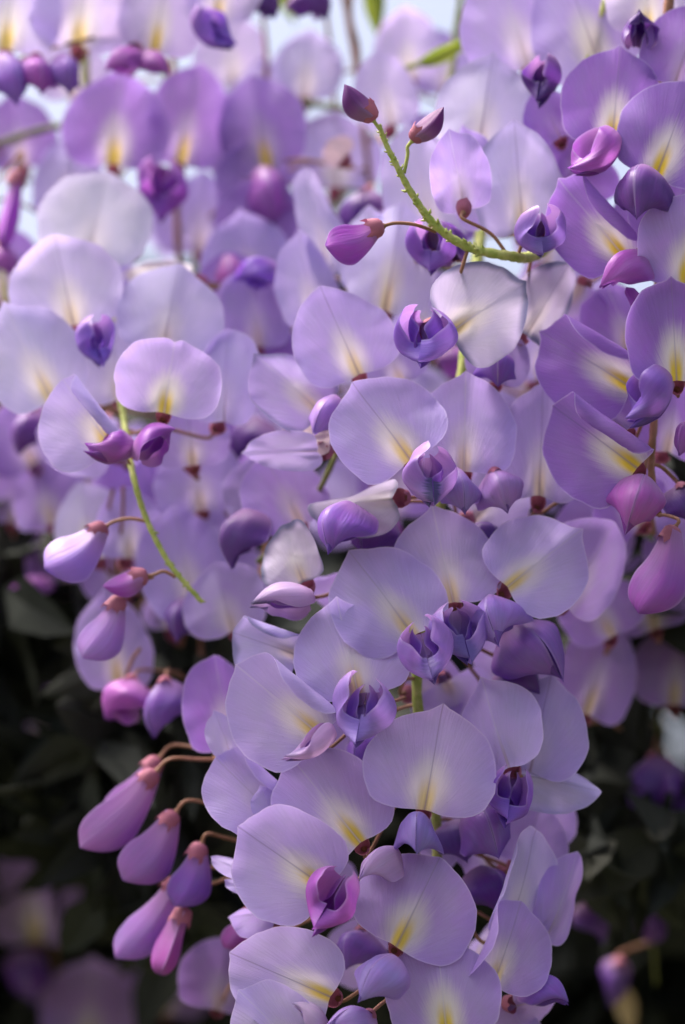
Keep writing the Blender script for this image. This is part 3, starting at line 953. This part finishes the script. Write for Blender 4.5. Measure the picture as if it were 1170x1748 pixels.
for (bx, by, tx, ty, dd_) in [(1080, 600, 1040, 480, 2.6), (1140, 780, 1170, 640, 2.4), (1060, 720, 1000, 800, 2.8), (1140, 420, 1060, 330, 2.6),
                             (1100, 900, 1030, 830, 3.0), (990, 480, 940, 600, 3.0), (1010, 250, 950, 330, 3.2)]:
    F(Dr, (bx, by), (tx, ty), 150, dd_, yaw=rnd.uniform(-30, 30), pitch=8, c='d', eye=0.4, yel=0.3)

# --- pale raceme above the violet one
H = Raceme('pale lavender raceme with dark violet keels hanging above the violet raceme', G,
           [(1080, -220, 4.0), (1050, -60, 3.6), (1010, 80, 3.2), (980, 200, 3.0)], 0.9, 0.6)
F(H, (1030, 130), (960, -80), 190, 3.0, yaw=0, pitch=4, c='m', eye=0.9, yel=0.1)
F(H, (905, 120), (850, -70), 190, 3.6, yaw=4, pitch=4, c='m', eye=0.5, yel=0.1)
K(H, (1085, 80), (1092, 14), 74, 1.8, 1.5, c='kd')
F(H, (1150, 150), (1200, 0), 150, 1.4, yaw=0, pitch=4, c='d', eye=0.2, yel=0.1)
F(H, (1105, 60), (1110, -80), 150, 2.6, c='w', eye=1, yel=0.8)
K(H, (940, 110), (920, 184), 74, 2.4, 2.0, c='kd', gap=0.3)
F(H, (960, 240), (915, 150), 90, 2.8, c='d', eye=0.1, yel=0)
F(H, (1000, 300), (960, 190), 110, 3.4, c='d', eye=0.1, yel=0)

# --- violet raceme softened by distance, before the bare twig
E = Raceme('blurred violet raceme with brown-yellow eyes hanging just under a bare green twig', G,
           [(225, -120, 8.8), (240, 60, 8.4), (300, 150, 8.2), (360, 260, 8.2), (400, 420, 8.2)], 0.9, 0.5)
F(E, (192, 292), (206, 118), 176, 7.0, yaw=0, pitch=2, c='e', eye=0.7, yel=1.0, cup=0.03)
F(E, (308, 288), (346, 108), 150, 7.4, yaw=14, pitch=2, c='e', eye=0.35, yel=0.9)
F(E, (458, 296), (424, 122), 158, 7.2, yaw=-8, pitch=2, c='e', eye=0.35, yel=0.9)
K(E, (290, 288), (272, 386), 100, 7.0, 6.6, c='km', roll=14, gap=0.3)
K(E, (450, 285), (470, 394), 96, 7.2, 6.8, c='km', roll=-10)
F(E, (340, 440), (345, 290), 160, 9.0, c='g', eye=0.3, yel=0.2)
F(E, (430, 500), (410, 360), 150, 6.4, yaw=8, c='l', eye=0.6, yel=0.1)
F(E, (445, 600), (425, 450), 130, 5.4, yaw=20, c='g', eye=0.3, yel=0.2)
K(E, (470, 450), (400, 480), 70, 5.4, 5.0, c='kv')
F(E, (566, 476), (528, 284), 100, 5.0, yaw=30, fl=-10, fr=20, c='p', eye=0.4, yel=0.1)
F(E, (540, 560), (512, 400), 120, 4.4, yaw=16, fl=-6, fr=20, c='l', eye=0.5, yel=0.1)
F(E, (625, 500), (630, 350), 110, 3.8, yaw=-20, c='p', eye=0.4, yel=0.1, wilt=0.3)
F(E, (330, 420), (270, 330), 120, 10, c='p', eye=0.3, yel=0)
F(E, (590, 270), (560, 240), 60, 6.0, c='r', eye=0.1, yel=0)

# --- bright raceme high up, its strong backlight put into near-white petals
Ft = Raceme('very pale sunlit raceme with yellow eyes above the blurred violet flowers', G,
            [(160, -300, 7.0), (190, -120, 6.6), (215, 20, 6.2), (225, 130, 6.0)], 0.9, 0.6, mat=M_PEDICEL)
F(Ft, (8, 92), (30, -80), 170, 5.6, c='f', eye=0.9, yel=0.9)
F(Ft, (130, 88), (160, -90), 180, 5.8, c='f', eye=0.8, yel=0.8)
F(Ft, (262, 96), (290, -80), 140, 5.6, c='f', eye=0.8, yel=0.9)
F(Ft, (370, 40), (390, -110), 140, 6.0, c='f', eye=0.6, yel=0.7)
K(Ft, (330, 44), (400, 84), 74, 5.4, 5.0, c='kv', roll=20, gap=0.3)
K(Ft, (110, 92), (120, 165), 80, 5.6, 5.2, c='kv')
K(Ft, (10, 90), (30, 180), 86, 5.4, 5.0, c='kv')
K(Ft, (60, 96), (70, 160), 80, 5.5, 5.0, c='km')
K(Ft, (240, 84), (180, 120), 60, 5.6, 5.1, c='km')
K(Ft, (240, 88), (290, 122), 50, 5.6, 5.1, c='km')
K(Ft, (430, -20), (470, 30), 80, 6.6, 6.2, c='kd')
K(Ft, (520, -20), (560, 34), 80, 7.0, 6.6, c='kd')
K(Ft, (400, -10), (430, 30), 60, 6.6, 6.2, c='kd')

# --- raceme at the far edge with pink keels
Lr = Raceme('raceme of slim pink-violet keels and pale flowers beside the pale rounded flowers', G,
            [(-70, -150, 9.4), (-60, 120, 9.0), (-30, 280, 8.4), (0, 430, 8.0), (20, 600, 7.6)], 0.8, 0.5)
K(Lr, (30, 296), (6, 414), 60, 6.6, 6.4, kind='bud', c='km')
F(Lr, (110, 372), (120, 230), 120, 8.4, c='l', eye=0.4, yel=0.1)
F(Lr, (40, 290), (20, 160), 130, 9.0, c='e', eye=0.3, yel=0.3)
F(Lr, (10, 520), (-20, 380), 150, 8.0, c='e', eye=0.3, yel=0.3)
K(Lr, (0, 420), (20, 470), 60, 6.8, 6.4, c='km')
F(Lr, (60, 800), (10, 690), 140, 7.0, c='e', eye=0.3, yel=0.3)
F(Lr, (20, 900), (50, 770), 150, 8.0, c='e', eye=0.2, yel=0.3)
for (bx, by, tx, ty, dd_) in [(90, 900, 60, 780, 7.0), (150, 860, 170, 740, 7.4), (30, 1000, 20, 880, 9.5), (110, 1010, 120, 890, 9), (-20, 820, -30, 690, 7)]:
    F(Lr, (bx, by), (tx, ty), 140, dd_, yaw=rnd.uniform(-25, 25), pitch=6, c='e', eye=0.4, yel=0.3)
K(Lr, (60, 700), (30, 780), 80, 6.4, 6.0, c='kd')
K(Lr, (90, 990), (20, 1004), 40, 8.0, 8.0, c='km')

# --- pale racemes far behind, filling the space between the others
Q = Raceme('pale washed-out raceme behind the upward-curling green tip', G,
           [(560, -160, 10), (590, 0, 10), (620, 200, 9.6), (640, 420, 9.0), (640, 640, 8.4)], 0.9, 0.5, mat=M_PEDICEL)
F(Q, (400, 150), (390, 20), 130, 10, c='f', eye=0.6, yel=0.1)
F(Q, (130, 170), (110, 60), 130, 10, c='f', eye=0.6, yel=0.2)
F(Q, (520, 172), (530, 50), 120, 9.0, c='p', eye=0.6, yel=0.1)
F(Q, (672, 222), (650, 82), 110, 6.4, yaw=16, c='p', eye=0.5, yel=0.1)
F(Q, (700, 140), (690, 10), 110, 9.0, c='f', eye=0.7, yel=0.2)
F(Q, (760, 160), (750, 50), 110, 9.4, c='g', eye=0.4, yel=0.1)
qr = random.Random(11)
for i in range(34):
    x, y = qr.uniform(380, 1000), qr.uniform(160, 860)
    F(Q, (x, y + 70), (x + qr.uniform(-50, 50), y - 75), qr.uniform(125, 175), qr.uniform(6.0, 9.5), yaw=qr.uniform(-35, 35), pitch=qr.uniform(0, 14),
      c=qr.choice('gplme'), eye=qr.uniform(0.2, 0.8), yel=qr.uniform(0, 0.5))
for i in range(12):
    x, y = qr.uniform(380, 1000), qr.uniform(250, 900)
    K(Q, (x, y), (x + qr.uniform(-50, 50), y + 80), 84, qr.uniform(5.5, 8), c=qr.choice(['kv', 'km', 'kd']))
T = Raceme('hazy raceme of violet flowers deep behind the pale rounded flowers', G,
           [(290, -120, 11), (295, 100, 10), (300, 300, 9), (310, 520, 8.6), (330, 760, 8), (340, 1000, 7.4), (345, 1160, 7)], 0.9, 0.5, mat=M_PEDICEL)
F(T, (335, 1060), (300, 860), 160, 4.4, yaw=10, c='g', eye=0.6, yel=0.3)
F(T, (400, 1085), (360, 960), 150, 3.4, yaw=-10, c='g', eye=0.4, yel=0.2)
F(T, (345, 880), (330, 740), 150, 4.8, c='g', eye=0.4, yel=0.3)
F(T, (460, 880), (430, 780), 150, 4.0, c='g', eye=0.3, yel=0.3)
K(T, (320, 1020), (300, 1096), 80, 4.4, 4.0, c='kd')
F(T, (392, 1282), (372, 1118), 150, 2.4, yaw=24, fl=0, fr=20, c='d', eye=0.4, yel=0.5)
K(T, (232, 1160), (176, 1225), 84, 4.4, 4.2, c='km', roll=10)
K(T, (284, 1160), (262, 1262), 86, 4.0, 3.6, c='kv', roll=10)
K(T, (230, 1200), (180, 1226), 60, 4.6, 4.6, c='km')
for i in range(22):
    x, y = qr.uniform(180, 480), qr.uniform(460, 1010)
    F(T, (x, y + 70), (x + qr.uniform(-50, 50), y - 75), qr.uniform(125, 165), qr.uniform(5.6, 8.5), yaw=qr.uniform(-35, 35), pitch=qr.uniform(0, 14),
      c=qr.choice('ggede'), eye=qr.uniform(0.1, 0.6), yel=qr.uniform(0, 0.4))
for i in range(6):
    x, y = qr.uniform(180, 480), qr.uniform(700, 1000)
    K(T, (x, y), (x + qr.uniform(-50, 50), y + 80), 84, qr.uniform(4.5, 7), c=qr.choice(['kv', 'kd']))

# --- raceme of folded buds
I = Raceme('raceme of folded pink-violet buds hanging on thin stalks against the dark leaves', G,
           [(520, 600, 5), (460, 900, 4.6), (425, 1120, 3.6), (415, 1260, 3.0), (420, 1400, 2.8), (425, 1540, 2.6), (420, 1650, 2.6)], 0.7, 0.45, mat=M_PEDICEL)
K(I, (262, 1322), (136, 1436), 88, 2.4, 2.3, to=(400, 1296, 2.9), kind='bud', c='ki', roll=-14, thick=0.36)
K(I, (268, 1300), (176, 1396), 70, 3.4, 3.3, to=(400, 1280, 2.9), kind='bud', c='ki')
K(I, (296, 1392), (206, 1492), 94, 2.2, 2.1, to=(405, 1376, 2.8), kind='bud', c='ki', roll=-16, thick=0.36)
K(I, (342, 1446), (294, 1540), 78, 2.2, 2.1, to=(410, 1436, 2.8), kind='bud', c='kv', roll=-10)
K(I, (302, 1506), (196, 1626), 74, 3.0, 3.0, to=(410, 1480, 2.8), kind='bud', c='ki')
K(I, (314, 1554), (274, 1660), 82, 2.4, 2.3, to=(412, 1490, 2.8), kind='bud', c='kj', roll=-8)
K(I, (424, 1560), (380, 1612), 50, 2.4, 2.3, kind='bud', c='kj')
F(I, (370, 1730), (390, 1600), 150, 4.6, c='e', eye=0.2, yel=0.2)

# --- dim racemes deep in the shade
S1 = Raceme('dim shaded raceme of large faint flowers low among the dark leaves', G,
            [(20, 700, 18), (40, 1050, 17), (60, 1300, 17), (80, 1500, 17), (110, 1800, 17)], 0.9, 0.5, mat=M_PEDICEL)  # deeper violet petals put part of the shade into the colour
F(S1, (60, 1620), (50, 1440), 165, 15, c='e', eye=0.4, yel=0.6)
F(S1, (150, 1800), (160, 1640), 175, 15, c='e', eye=0.3, yel=0.5)
F(S1, (70, 1270), (60, 1110), 150, 15.5, c='e', eye=0.6, yel=0.3)
K(S1, (40, 1620), (60, 1720), 90, 15, 14.7, c='kd')
K(S1, (10, 1000), (40, 1060), 90, 16, c='kd')
F(S1, (280, 1740), (300, 1620), 140, 15.5, c='e', eye=0.3, yel=0.5)
S2 = Raceme('shaded dark violet raceme beside the dry tan leaves', G,
            [(1150, 800, 9.5), (1130, 1150, 9), (1120, 1300, 8.6), (1110, 1500, 10.5), (1120, 1680, 11)], 0.6, 0.3, mat=M_TWIG)
F(S2, (1000, 1230), (1060, 1052), 140, 5.0, yaw=10, pitch=4, c='e', eye=0.3, yel=0.5)
F(S2, (1150, 1210), (1160, 1060), 150, 6.5, yaw=-10, pitch=4, c='e', eye=0.3, yel=0.5)
for (bx, by, tx, ty, dd_) in [(1010, 960, 1050, 830, 4.6), (1120, 1080, 1090, 950, 5.4), (1170, 1000, 1180, 880, 4.8), (1050, 1090, 1000, 980, 4.4), (1090, 900, 1120, 780, 4.2)]:
    F(S2, (bx, by), (tx, ty), 150, dd_, yaw=rnd.uniform(-25, 25), pitch=6, c='e', eye=0.4, yel=0.4)
K(S2, (1120, 1290), (1080, 1400), 100, 7.6, 7.2, c='kd')
K(S2, (1140, 1300), (1150, 1410), 100, 7.6, 7.2, c='kd')
K(S2, (1160, 1330), (1190, 1420), 100, 7.8, 7.4, c='kd')
K(S2, (1090, 1500), (1120, 1605), 84, 10.5, 10.3, kind='bud', c='kd')
K(S2, (1000, 1540), (1030, 1610), 66, 8.5, 8.3, c='kd')
K(S2, (1060, 1640), (1040, 1720), 56, 11, 11, c='kd')

settle_keels()

# ------------------------------------------------------------------ twig and leaves
def thing(name, label, cat, at, group=None):
    o = bpy.data.objects.new(name, None)
    C.objects.link(o)
    o.location = at
    o.empty_display_size = 0.01
    o['label'] = label; o['category'] = cat
    if group:
        o['group'] = group
    return o


def twig(label, path, r0, r1, side):
    pts = spline([P(*p) for p in path], 10)
    t = thing('vine_twig', label, 'twig', pts[0])
    inv = Matrix.Translation(-pts[0])
    n = len(pts)
    V, Fc = tube(pts, [(r0 + (r1 - r0) * i / (n - 1)) * 1e-3 * (1 + 0.08 * math.sin(1.7 * i)) for i in range(n)], 10)
    link('stem', mesh('stem', [inv @ v for v in V], Fc), M_TWIG, t)
    for s in side:
        q = spline([P(*p) for p in s], 8)
        V, Fc = tube(q, [0.0005] * len(q), 7)
        link('side_shoot', mesh('side_shoot', [inv @ v for v in V], Fc), M_PEDICEL, t)


twig('bare green twig running behind the blurred violet flowers', [(-80, 262, 9), (0, 244, 9), (70, 222, 9), (200, 196, 9.2), (380, 168, 9.4), (500, 174, 9.2), (600, 188, 9)],
     0.75, 0.75, [[(572, 182, 9.1), (568, 110, 9.3), (556, 20, 9.4), (545, -80, 9.4)], [(452, 172, 9.3), (456, 100, 9.4), (448, 20, 9.6), (440, -80, 9.6)],
                  [(604, 186, 9), (612, 90, 9), (598, 20, 9), (610, -80, 9)]])


def leaf(label, b, t, w, d, mat, pitch=0, roll=0, bend=20, group=None):
    """a wisteria leaflet: pointed oval blade with a mid rib and short stalk"""
    at, tip = P(b[0], b[1], d), P(t[0], t[1], d + pitch)
    ax = tip - at
    L = ax.length
    Mx = frame(at, ax, -FWD) @ Matrix.Rotation(math.radians(roll), 4, 'Y')
    ob = thing('leaf', label, 'leaf', at, group)
    W = w * pxs(d) / 2
    V, Fc = [], []
    NT, NS_ = 14, 8
    for i in range(NT + 1):
        u = i / NT
        hw = W * math.sin(math.pi * u ** 0.8) ** 0.85 * (1 - 0.25 * u) if 0 < u < 1 else 0.00005
        for j in range(NS_ + 1):
            s = -1 + 2 * j / NS_
            V.append((s * hw, u * L, abs(s) * hw * 0.35 - bend / 100 * L * u * u + 0.03 * hw * math.sin(9 * u + 4 * s)))
    for i in range(NT):
        for j in range(NS_):
            a = i * (NS_ + 1) + j
            Fc.append((a, a + 1, a + NS_ + 2, a + NS_ + 1))
    o = link('blade', mesh('blade', V, Fc), mat, ob)
    Wd = Matrix.Translation(at)
    place(o, Mx, Wd)
    pts = [(0, -0.18 * L, 0.0), (0, 0, -0.0002)] + [(0, L * i / 8, -bend / 100 * L * (i / 8) ** 2 - 0.0002) for i in range(1, 9)]
    V, Fc = tube(pts, [0.0006, 0.0006] + [0.0005 - 0.00004 * i for i in range(1, 9)], 6)
    o = link('midrib', mesh('midrib', V, Fc), mat, ob)
    place(o, Mx, Wd)


leaf('narrow yellow-green leaf above the pale translucent flower', (712, 110), (822, 66), 34, 7.0, M_LEAF, roll=30)
leaf('blurred bright green leaf hanging above the pale flowers', (640, -40), (640, 64), 44, 10, M_LEAF, roll=20)
leaf('blurred green leaf pointing outwards above the narrow yellow-green leaf', (860, -10), (770, 40), 40, 10, M_LEAF, roll=20)
leaf('blurred young green leaf beside the white gap of sky', (470, -60), (500, 40), 40, 12, M_LEAF, roll=10)
leaf('dry tan leaf beside the gap to the sky', (1120, 1244), (1046, 1286), 60, 12, M_DRY)
leaf('pale dry leaf under the dry tan leaf', (1060, 1300), (1000, 1330), 44, 12, M_DRY)
leaf('dim brown dry leaf hanging below the other dry leaves', (1060, 1380), (1030, 1480), 70, 14, M_DRY)
leaf('pale dry leaf low beside the shaded dark violet raceme', (1060, 1680), (1080, 1770), 40, 14, M_DRY)
